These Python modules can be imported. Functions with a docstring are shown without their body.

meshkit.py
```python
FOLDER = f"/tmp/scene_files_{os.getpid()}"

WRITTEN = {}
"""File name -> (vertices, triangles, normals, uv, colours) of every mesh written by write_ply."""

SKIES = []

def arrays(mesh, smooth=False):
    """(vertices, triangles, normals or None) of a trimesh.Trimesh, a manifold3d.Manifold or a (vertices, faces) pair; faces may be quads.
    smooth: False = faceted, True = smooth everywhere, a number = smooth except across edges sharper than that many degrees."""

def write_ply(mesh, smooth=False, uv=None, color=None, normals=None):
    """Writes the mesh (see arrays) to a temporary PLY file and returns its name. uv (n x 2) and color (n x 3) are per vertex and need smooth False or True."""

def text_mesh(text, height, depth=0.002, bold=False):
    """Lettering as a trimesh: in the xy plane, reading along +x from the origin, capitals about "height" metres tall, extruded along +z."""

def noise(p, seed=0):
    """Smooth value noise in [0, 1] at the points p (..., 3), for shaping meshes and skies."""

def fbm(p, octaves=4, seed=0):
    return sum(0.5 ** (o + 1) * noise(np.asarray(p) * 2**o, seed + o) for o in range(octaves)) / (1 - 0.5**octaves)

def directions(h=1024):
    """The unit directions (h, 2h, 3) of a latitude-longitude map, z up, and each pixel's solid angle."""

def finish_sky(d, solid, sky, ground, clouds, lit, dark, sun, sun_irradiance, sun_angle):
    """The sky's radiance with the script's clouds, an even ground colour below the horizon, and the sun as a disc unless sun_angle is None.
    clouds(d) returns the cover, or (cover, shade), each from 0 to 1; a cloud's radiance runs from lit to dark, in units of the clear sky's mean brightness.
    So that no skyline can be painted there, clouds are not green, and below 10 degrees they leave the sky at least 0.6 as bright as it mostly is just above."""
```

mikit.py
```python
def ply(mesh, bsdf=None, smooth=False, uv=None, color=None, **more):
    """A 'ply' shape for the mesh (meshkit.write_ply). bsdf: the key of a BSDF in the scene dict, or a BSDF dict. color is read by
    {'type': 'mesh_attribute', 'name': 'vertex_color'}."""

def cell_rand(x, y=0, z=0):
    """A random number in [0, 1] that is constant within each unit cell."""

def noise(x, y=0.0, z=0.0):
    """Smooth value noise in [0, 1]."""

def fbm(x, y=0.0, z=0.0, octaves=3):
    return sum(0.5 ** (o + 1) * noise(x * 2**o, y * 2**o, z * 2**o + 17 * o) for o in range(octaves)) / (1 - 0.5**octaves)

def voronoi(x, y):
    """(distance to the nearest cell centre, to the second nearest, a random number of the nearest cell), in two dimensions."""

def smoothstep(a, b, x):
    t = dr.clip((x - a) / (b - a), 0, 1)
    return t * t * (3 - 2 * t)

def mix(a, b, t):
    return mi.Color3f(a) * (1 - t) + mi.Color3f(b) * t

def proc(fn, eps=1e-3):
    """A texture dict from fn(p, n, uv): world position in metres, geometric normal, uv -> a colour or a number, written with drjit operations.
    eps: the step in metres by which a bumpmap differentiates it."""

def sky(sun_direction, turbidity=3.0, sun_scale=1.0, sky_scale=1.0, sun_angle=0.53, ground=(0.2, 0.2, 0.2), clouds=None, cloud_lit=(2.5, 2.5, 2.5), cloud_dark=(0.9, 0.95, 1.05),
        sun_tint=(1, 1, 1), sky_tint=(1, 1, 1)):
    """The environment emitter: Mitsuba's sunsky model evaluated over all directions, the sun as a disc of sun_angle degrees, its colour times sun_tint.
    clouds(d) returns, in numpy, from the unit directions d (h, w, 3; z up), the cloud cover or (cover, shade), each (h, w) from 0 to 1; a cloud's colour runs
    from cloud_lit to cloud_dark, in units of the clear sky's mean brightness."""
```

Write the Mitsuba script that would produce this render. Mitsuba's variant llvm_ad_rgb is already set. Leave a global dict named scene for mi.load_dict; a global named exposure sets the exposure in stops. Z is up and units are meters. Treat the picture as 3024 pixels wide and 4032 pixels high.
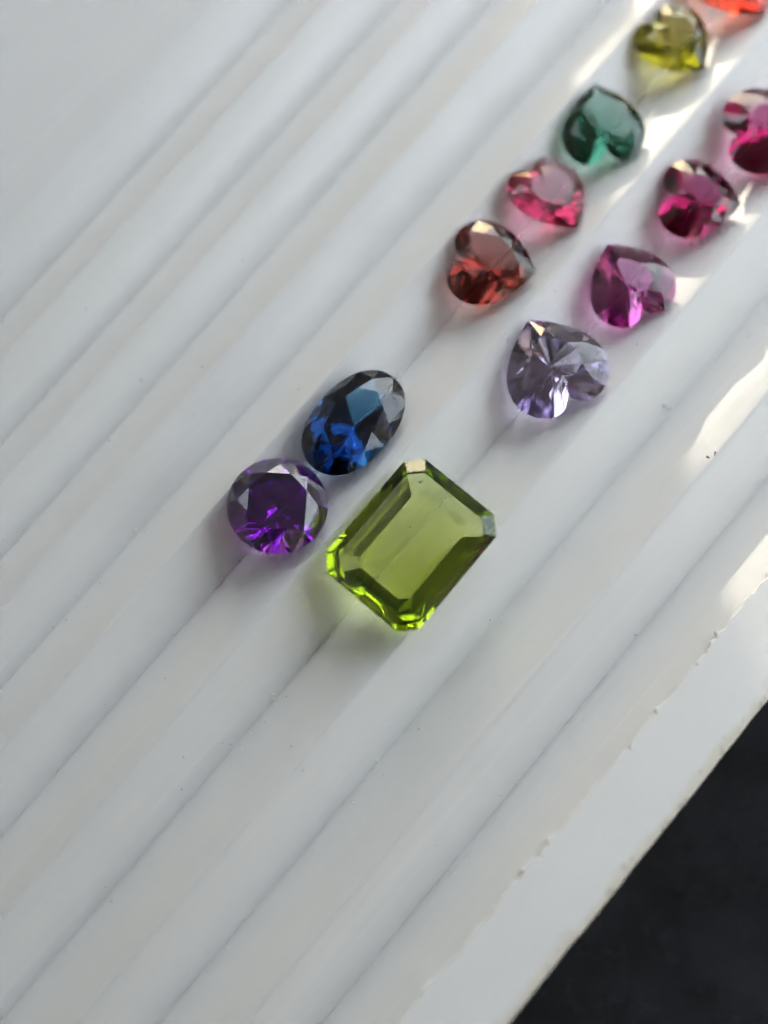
# Loose cut gems lying in the grooves of a white sorting tray by daylight.
# 1 scene unit = 1 decimetre: the tabletop subject is built ten times life size so that the
# tracer's ray offsets stay far below a facet's size. z is up.
import math
import numpy as np
import trimesh
import mitsuba as mi
import drjit as dr
import mikit
import meshkit

T = mi.ScalarTransform4f
scene, labels = {}, {}

# ------------------------------------------------------------------ camera, sky, exposure
CAM_D, CAM_TILT = 0.673, math.radians(12)
eye = [0.0, -CAM_D * math.sin(CAM_TILT), CAM_D * math.cos(CAM_TILT)]
scene['camera'] = {
    'type': 'thinlens', 'fov': 37.14, 'fov_axis': 'x', 'near_clip': 0.02, 'far_clip': 100.0,
    'aperture_radius': 0.022, 'focus_distance': 0.645,
    'to_world': T().look_at(origin=eye, target=[0, 0, 0], up=[0, 1, 0]),
}
SUN_AZ = (-0.225, 0.974)
SUN_EL = math.radians(9.4)
sun_dir = [SUN_AZ[0] * math.cos(SUN_EL), SUN_AZ[1] * math.cos(SUN_EL), math.sin(SUN_EL)]
scene['sky'] = mikit.sky(sun_dir, turbidity=3, sun_scale=0.07, sun_tint=(0.62, 0.95, 2.3), ground=(0.2, 0.2, 0.2),
                         clouds=lambda d: np.full(d.shape[:2], 0.6), cloud_lit=(1.28, 1.25, 1.21))
exposure = 5.65

# ------------------------------------------------------------------ helpers
rng = np.random.default_rng(7)
ANG = math.radians(48.0)
U = np.array([math.cos(ANG), math.sin(ANG)])     # along the grooves
V = np.array([U[1], -U[0]])                      # across them, towards the outer rim


def uv_xy(u, v):
    return np.asarray(u)[..., None] * U + np.asarray(v)[..., None] * V


def grid_mesh(P):
    """Quads over an (n, m, 3) array of points."""
    n, m = P.shape[:2]
    i, j = np.meshgrid(np.arange(n - 1), np.arange(m - 1), indexing='ij')
    a = i * m + j
    q = np.stack([a, a + m, a + m + 1, a + 1], -1).reshape(-1, 4)
    return trimesh.Trimesh(P.reshape(-1, 3), np.vstack([q[:, :3], q[:, [0, 2, 3]]]), process=False)


def add(key, mesh, bsdf, smooth=False, **more):
    scene[key] = mikit.ply(mesh, bsdf, smooth=smooth, **more)


def tag(key, label, category=None, **more):
    labels[key] = {'label': label, **({'category': category} if category else {}), **more}


# ------------------------------------------------------------------ materials
def streaks(p):
    u = p.x * U[0] + p.y * U[1]
    v = p.x * V[0] + p.y * V[1]
    return u, v


def plastic_color(p, n, uv):
    u, v = streaks(p)
    cloud = mikit.fbm(p.x * 14, p.y * 14, p.z * 14, octaves=3)
    fine = mikit.noise(v * 900, u * 14)
    fleck = mikit.smoothstep(0.80, 0.9, mikit.noise(v * 420, u * 5.5, 3.0))
    k = 0.955 + 0.05 * cloud + 0.02 * (fine - 0.5) + 0.025 * fleck
    return mi.Color3f(0.79, 0.785, 0.775) * k


def plastic_bump(p, n, uv):
    u, v = streaks(p)
    return 0.6 * mikit.noise(v * 700, u * 9) + 0.4 * mikit.noise(v * 1700, u * 30, p.z * 900) + 0.5 * mikit.noise(p.x * 60, p.y * 60, p.z * 60)


def plastic_rough(p, n, uv):
    return 0.27 + 0.16 * mikit.fbm(p.x * 25, p.y * 25, p.z * 25)


scene['white_plastic'] = {'type': 'twosided', 'bsdf': {'type': 'bumpmap', 'arbitrary': mikit.proc(plastic_bump, eps=2e-4), 'scale': 0.00012,
    'bsdf': {'type': 'principled', 'base_color': mikit.proc(plastic_color), 'roughness': mikit.proc(plastic_rough), 'specular': 0.6}}}


def rim_color(p, n, uv):
    u, v = streaks(p)
    d = mikit.smoothstep(0.222, 0.2285, v + 0.011 * u + 0.008 * (mikit.fbm(u * 60, v * 200, octaves=4) - 0.5))
    c = mi.Color3f(0.87, 0.87, 0.865) * (0.97 + 0.04 * mikit.fbm(p.x * 20, p.y * 20))
    spots = mikit.smoothstep(0.66, 0.74, mikit.fbm(p.x * 330, p.y * 330, octaves=3)) * d
    return mikit.mix(mikit.mix(c, mi.Color3f(0.80, 0.755, 0.67), d), mi.Color3f(0.42, 0.39, 0.33), spots * 0.6)


scene['rim_plastic'] = {'type': 'twosided', 'bsdf': {'type': 'principled', 'base_color': mikit.proc(rim_color), 'roughness': 0.5, 'specular': 0.4}}


def cloth_color(p, n, uv):
    f = mikit.fbm(p.x * 35, p.y * 35, octaves=4)
    return mi.Color3f(0.020, 0.022, 0.026) * (0.55 + 0.9 * f)


scene['dark_cloth'] = {'type': 'twosided', 'bsdf': {'type': 'principled', 'base_color': mikit.proc(cloth_color), 'roughness': 0.9, 'specular': 0.2}}
scene['fibre'] = {'type': 'twosided', 'bsdf': {'type': 'principled', 'base_color': {'type': 'rgb', 'value': [0.018, 0.02, 0.023]}, 'roughness': 0.9}}
scene['white_speck'] = {'type': 'twosided', 'bsdf': {'type': 'principled', 'base_color': {'type': 'rgb', 'value': [0.9, 0.89, 0.86]}, 'roughness': 0.3}}
scene['dark_speck'] = {'type': 'twosided', 'bsdf': {'type': 'principled', 'base_color': {'type': 'rgb', 'value': [0.05, 0.045, 0.04]}, 'roughness': 0.6}}
scene['burr_plastic'] = {'type': 'twosided', 'bsdf': {'type': 'principled', 'base_color': {'type': 'rgb', 'value': [0.80, 0.77, 0.70]}, 'roughness': 0.5}}
scene['wall_paint'] = {'type': 'twosided', 'bsdf': {'type': 'principled', 'base_color': {'type': 'rgb', 'value': [0.46, 0.43, 0.40]}, 'roughness': 0.8}}

# ------------------------------------------------------------------ the tray
CREST = 0.0285         # height of the rim above the groove bottoms
RISE = 0.45            # height of a ridge as a share of its width
BASE = -0.09
# (v at u = 0, change of v per u) of each groove bottom, from the wide flat rim to the narrow one
GROOVES = [(-0.2575, -0.066), (-0.2043, -0.062), (-0.1568, -0.058), (-0.1031, -0.045), (-0.0459, -0.042),
           (0.0229, -0.0324), (0.0909, -0.0245), (0.1579, -0.0220)]
INNER, OUTER = (0.1874, -0.0080), (0.2308, -0.0112)     # the narrow rim's inner and outer edge
U0, U1 = -0.52, 0.62
PEAK = 0.52


def vline(line, u):
    return line[0] + line[1] * u


def wobble(u, k, amp):
    return amp * (meshkit.fbm(np.stack([u * 9, u * 0 + k * 3.7, u * 0], -1), 3, seed=k) - 0.5)


def profile(s):
    """Height across a ridge, 0 to 1: two convex flanks meeting in a blunt edge."""
    x = np.where(s < PEAK, 1 - s / PEAK, 1 - (1 - s) / (1 - PEAK))
    e = 0.035
    x = np.sqrt(x * x + e * e) - e
    return 0.55 * (1 - x) + 0.35 * (1 - x * x) + 0.10 * (1 - x ** 4)


def ridge_mesh(a, b, k):
    u = np.linspace(U0, U1, 160)
    s = np.concatenate([np.linspace(0, 0.06, 9), np.linspace(0.075, 0.44, 20), np.linspace(0.46, 0.58, 17), np.linspace(0.60, 0.925, 20), np.linspace(0.94, 1, 9)])
    uu, ss = np.meshgrid(u, s, indexing='ij')
    va, vb = vline(a, uu), vline(b, uu)
    h = profile(ss)
    ev = 0.12
    h = (np.sqrt(h * h + ev * ev) - ev * 0.8) * (1 + wobble(uu, k, 0.0025))
    vv = va + (vb - va) * ss + wobble(uu, k + 20, 0.0006) * np.sin(np.pi * ss)
    P = np.concatenate([uv_xy(uu, vv), (RISE * (vb - va) * h)[..., None]], -1)
    # skirt down into the base, inside the neighbouring ridges
    lo = P[:, [0, -1]].copy()
    lo[..., 2] = BASE + 0.01
    lo[:, 0, :2] -= 0.002 * V
    lo[:, 1, :2] += 0.002 * V
    P = np.concatenate([lo[:, :1], P, lo[:, 1:]], 1)
    return grid_mesh(P)


def surface_z(x, y):
    """Height of the grooved floor under the points (for resting the stones)."""
    u = x * U[0] + y * U[1]
    v = x * V[0] + y * V[1]
    L = np.array([vline(g, u) for g in GROOVES])
    z = np.full(u.shape, CREST)
    for k in range(len(GROOVES) - 1):
        s = (v - L[k]) / (L[k + 1] - L[k])
        h = profile(s)
        z = np.where((s >= 0) & (s <= 1), RISE * (L[k + 1] - L[k]) * h, z)
    return z


for k in range(len(GROOVES) - 1):
    add('gem_tray__ridge' + (f'_{k:03d}' if k else ''), ridge_mesh(GROOVES[k], GROOVES[k + 1], k), 'white_plastic', smooth=40)

# the narrow rim: rising half flank, ragged saw-cut inner edge, flat top, chipped outer edge, side wall
u = np.linspace(U0, U1, 1500)
g = vline(GROOVES[-1], u)
one = np.ones_like(u)


def fn(freq, seed, octs=4):
    return meshkit.fbm(np.stack([u * freq, one * seed, one * 0.3], -1), octs, seed=seed) - 0.5


jag = vline(INNER, u) + 0.0022 * fn(60, 3) + 0.0030 * fn(260, 4, 3)
chips = np.zeros_like(u)
for c in rng.uniform(U0, U1, 60):
    wd, am = rng.uniform(0.0012, 0.0035), rng.uniform(0.0006, 0.0024) * rng.choice([-1, 1], p=[0.6, 0.4])
    t = (u - c) / wd
    chips += am * np.where((t > -1) & (t < 0), 1 + t, np.where((t >= 0) & (t < 0.35), 1 - t / 0.35, 0))
jag = jag + chips
out = vline(OUTER, u) + 0.0012 * fn(70, 8)
cuts = []
smooth_in = vline(INNER, u)
for v_, z_ in [(g - 0.002, one * (BASE + 0.012))] + [(g + (smooth_in - g) * f_, one * CREST * (0.97 * float(np.sqrt(f_ * f_ + 0.003) - 0.045) + 0.25 * f_ * (1 - f_))) for f_ in np.linspace(0, 0.9, 12)] + [
        (smooth_in + 0.0015, one * (CREST - 0.0012)), (smooth_in + 0.008, one * (CREST - 0.0012)), (smooth_in + 0.008, one * (BASE + 0.012))]:
    cuts.append(np.concatenate([uv_xy(u, v_), z_[:, None]], -1))
add('gem_tray__rim_flank', grid_mesh(np.stack(cuts, 1)), 'white_plastic', smooth=30)
cuts = []
for v_, z_ in [(smooth_in + 0.012, one * (BASE + 0.014)), (smooth_in + 0.007, one * (CREST - 0.004)), (jag + 0.0006, one * (CREST - 0.0022)), (jag, one * (CREST + 0.0012)), (jag + 0.0006, one * (CREST + 0.0018)),
               (jag + 0.006, one * (CREST + 0.002)), (out - 0.012, one * (CREST + 0.002)), (out - 0.0045, CREST + 0.0018 + 0.0006 * fn(150, 11)),
               (out - 0.0012, CREST + 0.0006 + 0.0012 * fn(120, 12)), (out, CREST - 0.003 + 0.002 * fn(90, 13)), (out - 0.002, one * BASE)]:
    cuts.append(np.concatenate([uv_xy(u, v_), (z_ if np.ndim(z_) else one * z_)[:, None]], -1))
add('gem_tray__rim', grid_mesh(np.stack(cuts, 1)), 'rim_plastic', smooth=40)
labels['gem_tray__rim'] = {'label': 'narrow flat rim with a ragged saw-cut inner edge and a chipped beige outer edge'}

# the wide rim on the other side
WIDE = 0.0215
u = np.linspace(U0, U1, 120)
one = np.ones_like(u)
g = vline(GROOVES[0], u)
cuts = []
for v_, z_ in [(one * -0.418, BASE), (one * -0.420, WIDE - 0.004), (one * -0.417, WIDE - 0.0005), (one * -0.413, WIDE), (g - 0.06, WIDE), (g - 0.031, WIDE), (g - 0.028, WIDE * 0.97),
               (g - 0.024, WIDE * 0.90), (g - 0.018, WIDE * 0.73), (g - 0.012, WIDE * 0.54), (g - 0.006, WIDE * 0.3), (g, 0.0), (g - 0.002, BASE + 0.012)]:
    cuts.append(np.concatenate([uv_xy(u, v_), (one * z_)[:, None]], -1))
add('gem_tray__wide_rim', grid_mesh(np.stack(cuts, 1)), 'white_plastic', smooth=40)
base = trimesh.creation.box(extents=[U1 - U0 - 0.004, 0.63, 0.012])
M = np.eye(4)
M[:2, 0], M[:2, 1] = U, -V
M[:3, 3] = [*uv_xy(np.array((U0 + U1) / 2), np.array(-0.097)), BASE + 0.0185]
base.apply_transform(M)
add('gem_tray__base', base, 'white_plastic')
tag('gem_tray', 'white plastic sorting tray with parallel V-shaped grooves holding the loose gems', 'tray')

# ------------------------------------------------------------------ the cloth under the tray
n = 260
xs = np.linspace(-1.7, 1.7, n)
X, Y = np.meshgrid(xs, xs, indexing='ij')
Zc = BASE - 0.02 + 0.012 * (meshkit.fbm(np.stack([X * 6, Y * 6, X * 0], -1), 3, seed=5) - 0.5) + 0.008 * (meshkit.fbm(np.stack([X * 40, Y * 40, X * 0], -1), 3, seed=6) - 0.5)
add('table_cloth', grid_mesh(np.stack([X, Y, Zc], -1)), 'dark_cloth', smooth=True)
tag('table_cloth', 'dark charcoal fuzzy cloth under the tray', 'cloth', kind='structure')

# ------------------------------------------------------------------ cut stones
def outline_round(s, a=1.0, b=1.0, n=2.0):
    t = 2 * np.pi * np.asarray(s)
    c, d = np.cos(t), np.sin(t)
    k = (np.abs(c) ** n + np.abs(d) ** n) ** (-1 / n)
    return np.stack([a * c * k, b * d * k], -1)


def bez(p, t):
    p = np.asarray(p, float)
    t = t[:, None]
    return (1 - t) ** 3 * p[0] + 3 * (1 - t) ** 2 * t * p[1] + 3 * (1 - t) * t ** 2 * p[2] + t ** 3 * p[3]


def heart_outline(length, width, notch=0.09, tip=0.0):
    """Function s -> (x, y); s = 0 at the point (towards +x), 0.5 at the notch."""
    t = np.linspace(0, 1, 120)
    a = bez([(0.5, 0), (0.39 - tip, 0.20 + tip), (0.14, 0.5), (-0.15, 0.5)], t)
    b = bez([(-0.15, 0.5), (-0.44, 0.5), (-0.66, 0.17), (-0.5 + notch, 0)], t)
    half = np.vstack([a, b[1:]]) * [length, width]
    d = np.concatenate([[0], np.cumsum(np.linalg.norm(np.diff(half, axis=0), axis=1))])
    d /= d[-1]

    def f(s):
        s = np.asarray(s) % 1.0
        q = np.where(s <= 0.5, s, 1 - s) * 2
        return np.stack([np.interp(q, d, half[:, 0]), np.interp(q, d, half[:, 1]) * np.where(s <= 0.5, 1, -1)], -1)
    return f


def plane_z(p0, p1, p2, xy):
    nrm = np.cross(p1 - p0, p2 - p0)
    return p0[2] - ((xy - p0[:2]) @ nrm[:2]) / nrm[2]


def brilliant(outline, R, N=8, table=0.57, crown=0.155, pav=0.42, star=0.52, lower=0.22, girdle=0.015, per=8, culet=(0.0, 0.0)):
    """A brilliant cut over any outline: table, stars, kites and halves above, mains and halves below. R is the half width that heights are measured by."""
    dmid = math.cos(math.pi / N)
    hc, hp, g = crown * 2 * R, pav * 2 * R, girdle * R
    c0 = np.asarray(culet, float) * R
    i = np.arange(N)
    G, Mid = outline(i / N), outline((i + 0.5) / N)
    Tb = c0 + (G - c0) * table
    rs = table * dmid + star * (1 - table * dmid)
    St = c0 + (Mid - c0) * rs
    zs = g + (1 - rs * dmid) / (1 - table) * hc
    Lo = c0 + (Mid - c0) * lower
    zl = -g - (1 - lower * dmid) * hp
    verts, faces = [], []

    def P(p, z):
        verts.append([p[0], p[1], z])
        return len(verts) - 1

    tb = [P(p, g + hc) for p in Tb]
    st = [P(p, zs) for p in St]
    lo = [P(p, zl) for p in Lo]
    cu = P(c0, -g - hp)
    ctr = P(c0, g + hc)
    ringU, ringL = [], []
    for k in range(N):
        for half in (0, 1):
            A, B = (G[k], Mid[k]) if half == 0 else (Mid[k], G[(k + 1) % N])
            for t in range(per // 2):
                q = outline((k + 0.5 * half + 0.5 * t / (per // 2)) / N)
                top = plane_z(np.array([*St[k], zs]), np.array([*A, g]), np.array([*B, g]), q) if t else g
                bot = plane_z(np.array([*Lo[k], zl]), np.array([*A, -g]), np.array([*B, -g]), q) if t else -g
                ringU.append(P(q, max(min(top, g), 0.15 * g)))
                ringL.append(P(q, min(max(bot, -g), -0.15 * g)))
    n = len(ringU)
    for k in range(N):
        k1, km, kp = (k + 1) % N, (k - 1) % N, k * per
        faces.append([ctr, tb[k], tb[k1]])
        faces.append([tb[k], st[k], tb[k1]])
        faces += [[tb[k], ringU[kp], st[k]], [tb[k], st[km], ringU[kp]]]
        faces += [[cu, lo[k], ringL[kp]], [cu, ringL[kp], lo[km]]]
        for t in range(per):
            a, b = (kp + t) % n, (kp + t + 1) % n
            faces += [[st[k], ringU[a], ringU[b]], [lo[k], ringL[b], ringL[a]]]
    for a in range(n):
        b = (a + 1) % n
        faces += [[ringU[a], ringL[a], ringL[b]], [ringU[a], ringL[b], ringU[b]]]
    m = trimesh.Trimesh(np.array(verts), np.array(faces), process=False)
    return m


def step_cut(length, width, corner, table_in, hc, steps, girdle):
    """An emerald cut: cut-corner rectangle, one crown step, pavilion steps [(inset, z), ...] closing on a keel."""
    def ring(ins, z):
        a, b = length / 2 - ins, width / 2 - ins
        c = corner * max(0.08, 1 - 1.0 * ins / (width / 2))
        return [[a, -b + c, z], [a, b - c, z], [a - c, b, z], [-a + c, b, z], [-a, b - c, z], [-a, -b + c, z], [-a + c, -b, z], [a - c, -b, z]]
    rings = [ring(table_in, hc), ring(0, girdle), ring(0, -girdle)] + [ring(i_, z_) for i_, z_ in steps]
    return trimesh.convex.convex_hull(np.array([p for r in rings for p in r]))


TOPS = {}


def stone(key, mesh, color, ior, at, heading, tilt_to=0.0, tilt=0.0, spin=0.0, lift=0.0):
    """Rests the stone on the grooved floor: its middle over AT, its point towards HEADING, its table leaning TILT degrees towards TILT_TO."""
    M = trimesh.transformations.rotation_matrix(math.radians(heading), [0, 0, 1])
    ax = math.radians(tilt_to + 90)
    M = trimesh.transformations.rotation_matrix(math.radians(tilt), [math.cos(ax), math.sin(ax), 0]) @ M
    m = mesh.copy()
    m.apply_transform(M)
    m.apply_translation([at[0], at[1], 0])
    v = m.vertices
    up = np.max(surface_z(v[:, 0], v[:, 1]) - v[:, 2]) + 0.0003 + lift
    m.apply_translation([0, 0, up])
    m.fix_normals()
    TOPS[key] = float(m.vertices[:, 2].max())
    sig = [float(-math.log(c) / 0.05) for c in color]
    scene['in_' + key] = {'type': 'homogeneous', 'albedo': {'type': 'rgb', 'value': [0.0, 0.0, 0.0]},
                          'sigma_t': {'type': 'rgb', 'value': [c / max(sig) for c in sig]}, 'scale': max(sig)}
    glass = {'type': 'dielectric', 'int_ior': ior, 'ext_ior': 1.0}
    scene['glass_' + key] = glass
    scene[key] = {**mikit.ply(m, 'glass_' + key), 'interior': {'type': 'ref', 'id': 'in_' + key}}


# colours: share of light left after 5 mm of the stone
r = brilliant(lambda s: outline_round(s, 0.0283, 0.0283), 0.0283, table=0.62, crown=0.145, pav=0.43, lower=0.27)
stone('round_gem', r, (0.32, 0.035, 0.56), 2.1, (-0.0598, -0.0030), 20, tilt_to=60, tilt=7)
tag('round_gem', 'round brilliant-cut purple gem beside the deep blue oval', 'gem')

o = brilliant(lambda s: outline_round(s, 0.0355, 0.0230, 2.2), 0.0230, table=0.58, crown=0.165, pav=0.46, lower=0.28)
stone('oval_gem', o, (0.005, 0.062, 0.21), 1.77, (-0.0173, 0.0465), 50.4, tilt_to=60, tilt=2)
tag('oval_gem', 'deep blue oval faceted gem between the purple round and the brown-orange heart', 'gem')

e = step_cut(0.0838, 0.0660, 0.0085, 0.0062, 0.0059, [(0.0056, -0.0082), (0.0150, -0.0165), (0.0260, -0.0225)], 0.0010)
stone('emerald_cut_gem', e, (0.55, 0.68, 0.09), 1.66, (0.0150, -0.0270), 50.0)
tag('emerald_cut_gem', 'large olive-green rectangular gem with cut corners, lowest of all the gems', 'gem')

HEARTS = [
    # key, label, outline (length, width, notch), R, colour, ior, at, heading, tilt_to, tilt, table, crown, pav
    ('heart_gem', 'pale lavender heart-shaped gem with white sparkles, at the lower end of the right-hand row', (0.0575, 0.0600, 0.100), 0.0285, (0.70, 0.63, 0.83), 1.76, (0.0966, 0.0816), 116, 215, 6, 0.50, 0.165, 0.41),
    ('heart_gem_001', 'bright pink heart-shaped gem above the pale lavender heart', (0.0500, 0.0510, 0.100), 0.0245, (0.66, 0.17, 0.50), 1.76, (0.1433, 0.1334), 115, 220, 7, 0.48, 0.165, 0.40),
    ('heart_gem_002', 'brown-orange heart-shaped gem with its point to the right, above the blue oval', (0.0510, 0.0530, 0.150), 0.025, (0.34, 0.055, 0.045), 1.64, (0.0645, 0.1433), -12, 215, 5, 0.60, 0.140, 0.38),
    ('heart_gem_003', 'tilted red-pink heart-shaped gem touching the dark green heart', (0.0500, 0.0480, 0.110), 0.024, (0.48, 0.05, 0.12), 1.64, (0.1010, 0.1877), -56, 50, 10, 0.55, 0.150, 0.37),
    ('heart_gem_004', 'dark green heart-shaped gem with a large smooth table', (0.0510, 0.0500, 0.150), 0.0245, (0.06, 0.24, 0.16), 1.64, (0.1324, 0.2362), 98, 230, 6, 0.68, 0.115, 0.36),
    ('heart_gem_005', 'yellow-green heart-shaped gem near the top right corner', (0.0480, 0.0450, 0.110), 0.022, (0.33, 0.29, 0.012), 1.66, (0.1815, 0.2908), -50, 220, 5, 0.56, 0.145, 0.38),
    ('heart_gem_006', 'dark magenta heart-shaped gem with one white facet, above the bright pink heart', (0.0470, 0.0500, 0.150), 0.024, (0.40, 0.018, 0.12), 1.76, (0.1896, 0.1851), -9, 215, 6, 0.50, 0.165, 0.39),
    ('heart_gem_007', 'purplish magenta heart-shaped gem cut off by the right edge', (0.0560, 0.0555, 0.120), 0.026, (0.42, 0.02, 0.13), 1.76, (0.2342, 0.2287), 8, 215, 5, 0.50, 0.140, 0.37),
    ('heart_gem_008', 'blurred orange-red heart-shaped gem cut off by the top edge', (0.0520, 0.0520, 0.110), 0.025, (0.70, 0.06, 0.03), 1.66, (0.2195, 0.3290), -52, 60, 8, 0.55, 0.11, 0.34),
]
for key, label, (ln, wd, nt), R, col, ior, at, head, tt, ti, tb, cr, pv in HEARTS:
    h = brilliant(heart_outline(ln, wd, nt), R, N=12 if key in ('heart_gem', 'heart_gem_001') else 10, table=tb, crown=cr, pav=pv, lower=0.34 if key in ('heart_gem', 'heart_gem_001') else 0.26)
    stone(key, h, col, ior, at, head, tt, ti)
    tag(key, label, 'gem', group='heart-shaped gems in the grooves')

# ------------------------------------------------------------------ dust and chips lying on the tray
def blob(p, r, k, sub=1):
    m = trimesh.creation.icosphere(subdivisions=sub, radius=r)
    m.vertices *= rng.uniform(0.6, 1.3, m.vertices.shape) * np.array([1, 1, 0.7])
    m.apply_translation(p)
    return m


white, dark = [], []
for k, gl in enumerate(GROOVES):
    for _ in range(38):
        uu = rng.uniform(-0.4, 0.45)
        vv = vline(gl, uu) + rng.normal(0, 0.0035)
        x, y = uv_xy(np.array(uu), np.array(vv))
        z = float(surface_z(np.array([x]), np.array([y]))[0])
        pale = rng.random() < 0.7
        rad = rng.uniform(0.0003, 0.0006) if pale else rng.uniform(0.00018, 0.00032)
        (white if pale else dark).append(blob([x, y, z + 0.6 * rad], rad * (1.5 if rng.random() < 0.15 else 1), k))
for _ in range(40):
    x, y = rng.uniform(-0.2, 0.2), rng.uniform(-0.27, 0.3)
    z = float(surface_z(np.array([x]), np.array([y]))[0])
    dark.append(blob([x, y, z], rng.uniform(0.0002, 0.00035), 0))
def on_floor(x, y):
    return float(surface_z(np.array([x]), np.array([y]))[0])


for x, y, r_ in [(0.1837, 0.0256, 0.0007), (0.1844, 0.0251, 0.0005), (0.1882, 0.0280, 0.0005), (0.1877, 0.0268, 0.0004)]:
    dark.append(blob([x, y, on_floor(x, y) + 0.0003], r_, 0))
for x, y, r_ in [(0.0112, -0.0047, 0.00035), (0.0131, -0.0064, 0.00030), (0.0141, -0.0184, 0.00032), (0.0359, -0.0258, 0.00030), (-0.0144, -0.0443, 0.0003), (0.0198, 0.0065, 0.0006), (0.0208, 0.0070, 0.0004)]:
    dark.append(blob([x, y, TOPS['emerald_cut_gem'] + 0.0002], r_, 0))
add('white_dust', trimesh.util.concatenate(white), 'white_speck', smooth=False)
tag('white_dust', 'tiny white specks of dust along the groove bottoms', 'dust', kind='stuff')
add('dark_dust', trimesh.util.concatenate(dark), 'dark_speck', smooth=False)
tag('dark_dust', 'tiny dark specks of dust scattered over the tray', 'dust', kind='stuff')

def thread(pts, r, sides=5):
    p = np.asarray(pts, float)
    t = np.linspace(0, len(p) - 1, 6 * len(p))
    p = np.stack([np.interp(t, np.arange(len(p)), p[:, k]) for k in range(3)], 1)
    for _ in range(4):
        p[1:-1] = 0.5 * p[1:-1] + 0.25 * (p[:-2] + p[2:])
    d = np.gradient(p, axis=0)
    d /= np.linalg.norm(d, axis=1, keepdims=True)
    a = np.cross(d, [0.1, 0.2, 1.0])
    a /= np.linalg.norm(a, axis=1, keepdims=True)
    b = np.cross(d, a)
    ang = np.linspace(0, 2 * np.pi, sides + 1)
    return grid_mesh(p[:, None] + r * (np.cos(ang)[None, :, None] * a[:, None] + np.sin(ang)[None, :, None] * b[:, None]))


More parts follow.
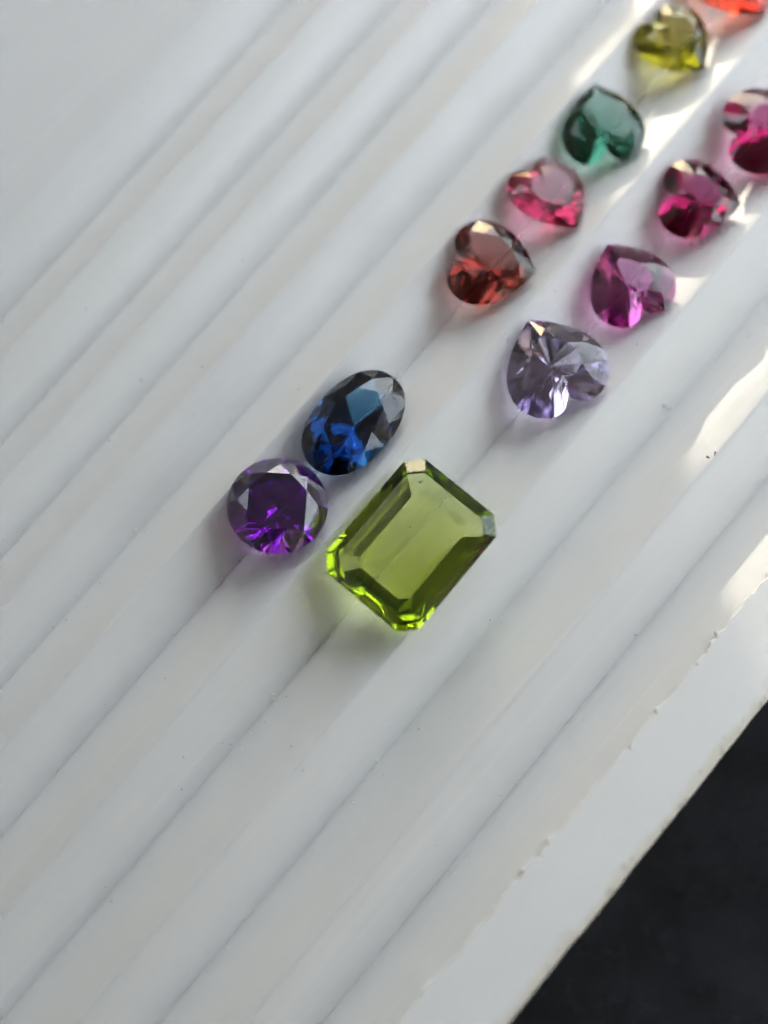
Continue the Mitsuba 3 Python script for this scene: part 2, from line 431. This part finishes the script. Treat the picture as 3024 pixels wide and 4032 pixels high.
scene['lint'] = {'type': 'twosided', 'bsdf': {'type': 'principled', 'base_color': {'type': 'rgb', 'value': [0.22, 0.22, 0.22]}, 'roughness': 0.7}}
add('lint_fibre', thread([(x, y, on_floor(x, y) + 0.0006) for x, y in [(0.1647, 0.0608), (0.1655, 0.0627), (0.1668, 0.0622), (0.1678, 0.0612), (0.1697, 0.0608), (0.1712, 0.0621)]], 0.00022), 'lint', smooth=True)
tag('lint_fibre', 'short curled grey lint fibre in the groove below and right of the lavender heart', 'fibre')

fuzz = []
for _ in range(700):
    uu, vv = rng.uniform(-0.5, 0.35), 0.235 + abs(rng.normal(0, 0.07))
    x, y = uv_xy(np.array(uu), np.array(vv))
    a, ln = rng.uniform(0, 2 * np.pi), rng.uniform(0.006, 0.022)
    c = np.array([x, y, BASE - 0.016])
    fuzz.append(thread([c + [ln * t * math.cos(a + 1.2 * t), ln * t * math.sin(a + 1.2 * t), rng.uniform(0.004, 0.02) * math.sin(2.6 * t)] for t in (0, 0.33, 0.66, 1.0)], 0.0004, 3))
add('cloth_fuzz', trimesh.util.concatenate(fuzz), 'fibre', smooth=True)
tag('cloth_fuzz', 'dark fuzz standing up from the charcoal cloth beside the tray', 'fuzz', kind='stuff')

# ------------------------------------------------------------------ the wall whose end cuts off the low sun (outside the frame)
def wall(p, q, thick, z0, z1):
    p, q = np.array(p), np.array(q)
    d = (q - p) / np.linalg.norm(q - p)
    nrm = np.array([-d[1], d[0]]) * thick
    poly = np.array([p, q, q + nrm, p + nrm])
    return trimesh.convex.convex_hull(np.array([[*c, z] for c in poly for z in (z0, z1)]))


WALL_TOP = 1.69
edge = np.array([0.1478, 0.0869]) + 1.6 * np.array(SUN_AZ)
A, B, C, D, E = edge, edge + [-1.5, -0.1], np.array([-1.75, -1.6]), np.array([1.75, -1.6]), np.array([1.75, -0.75])
foot = 0.065 * np.array([SUN_AZ[1], -SUN_AZ[0]])      # a skirting-like foot that sticks out under the wall's end
parts = [wall(A + [-0.004, 0.001], A + foot, 0.078, BASE - 0.05, 0.256), wall(B, A, 0.08, BASE - 0.05, WALL_TOP), wall(C, B + [-0.01, -0.002], 0.08, BASE - 0.05, WALL_TOP), wall(D, C + [0.002, -0.01], 0.08, BASE - 0.05, WALL_TOP),
         wall(D + [0.01, -0.01], E, -0.08, BASE - 0.05, WALL_TOP)]
parts += [wall(E, [1.9, 1.75], -0.08, BASE - 0.05, 0.42), wall([1.88, 1.78], [0.25, 2.1], -0.08, BASE - 0.05, 0.42)]
add('wall', trimesh.util.concatenate(parts), 'wall_paint')
RA = math.radians(41)          # the overhang ends in a straight eave square to this direction
ra, rb = np.array([math.cos(RA), math.sin(RA)]), np.array([-math.sin(RA), math.cos(RA)])
roof = np.array([1.25 * ra - 2.2 * rb, 1.25 * ra + 1.6 * rb, -2.2 * ra + 1.6 * rb, -2.2 * ra - 2.0 * rb])
add('overhang', trimesh.convex.convex_hull(np.array([[*p, z] for p in roof for z in (WALL_TOP + 0.01, WALL_TOP + 0.1)])), 'wall_paint')
tag('overhang', 'plain grey-beige overhang above the tray', 'overhang', kind='structure')
tag('wall', 'plain grey-beige wall beyond the left of the tray', 'wall', kind='structure')

# ------------------------------------------------------------------ the phone that takes the picture (behind the lens, outside the frame)
ph = trimesh.creation.box(extents=[0.72, 1.5, 0.08])
ph.apply_translation([-0.12, -0.69, 0.048])
Mp = trimesh.transformations.rotation_matrix(CAM_TILT, [1, 0, 0])
ph.apply_transform(Mp)
ph.apply_translation(eye)
scene['phone_black'] = {'type': 'principled', 'base_color': {'type': 'rgb', 'value': [0.03, 0.03, 0.03]}, 'roughness': 0.35}
add('phone', ph, 'phone_black')
tag('phone', 'black phone held above the tray', 'phone')
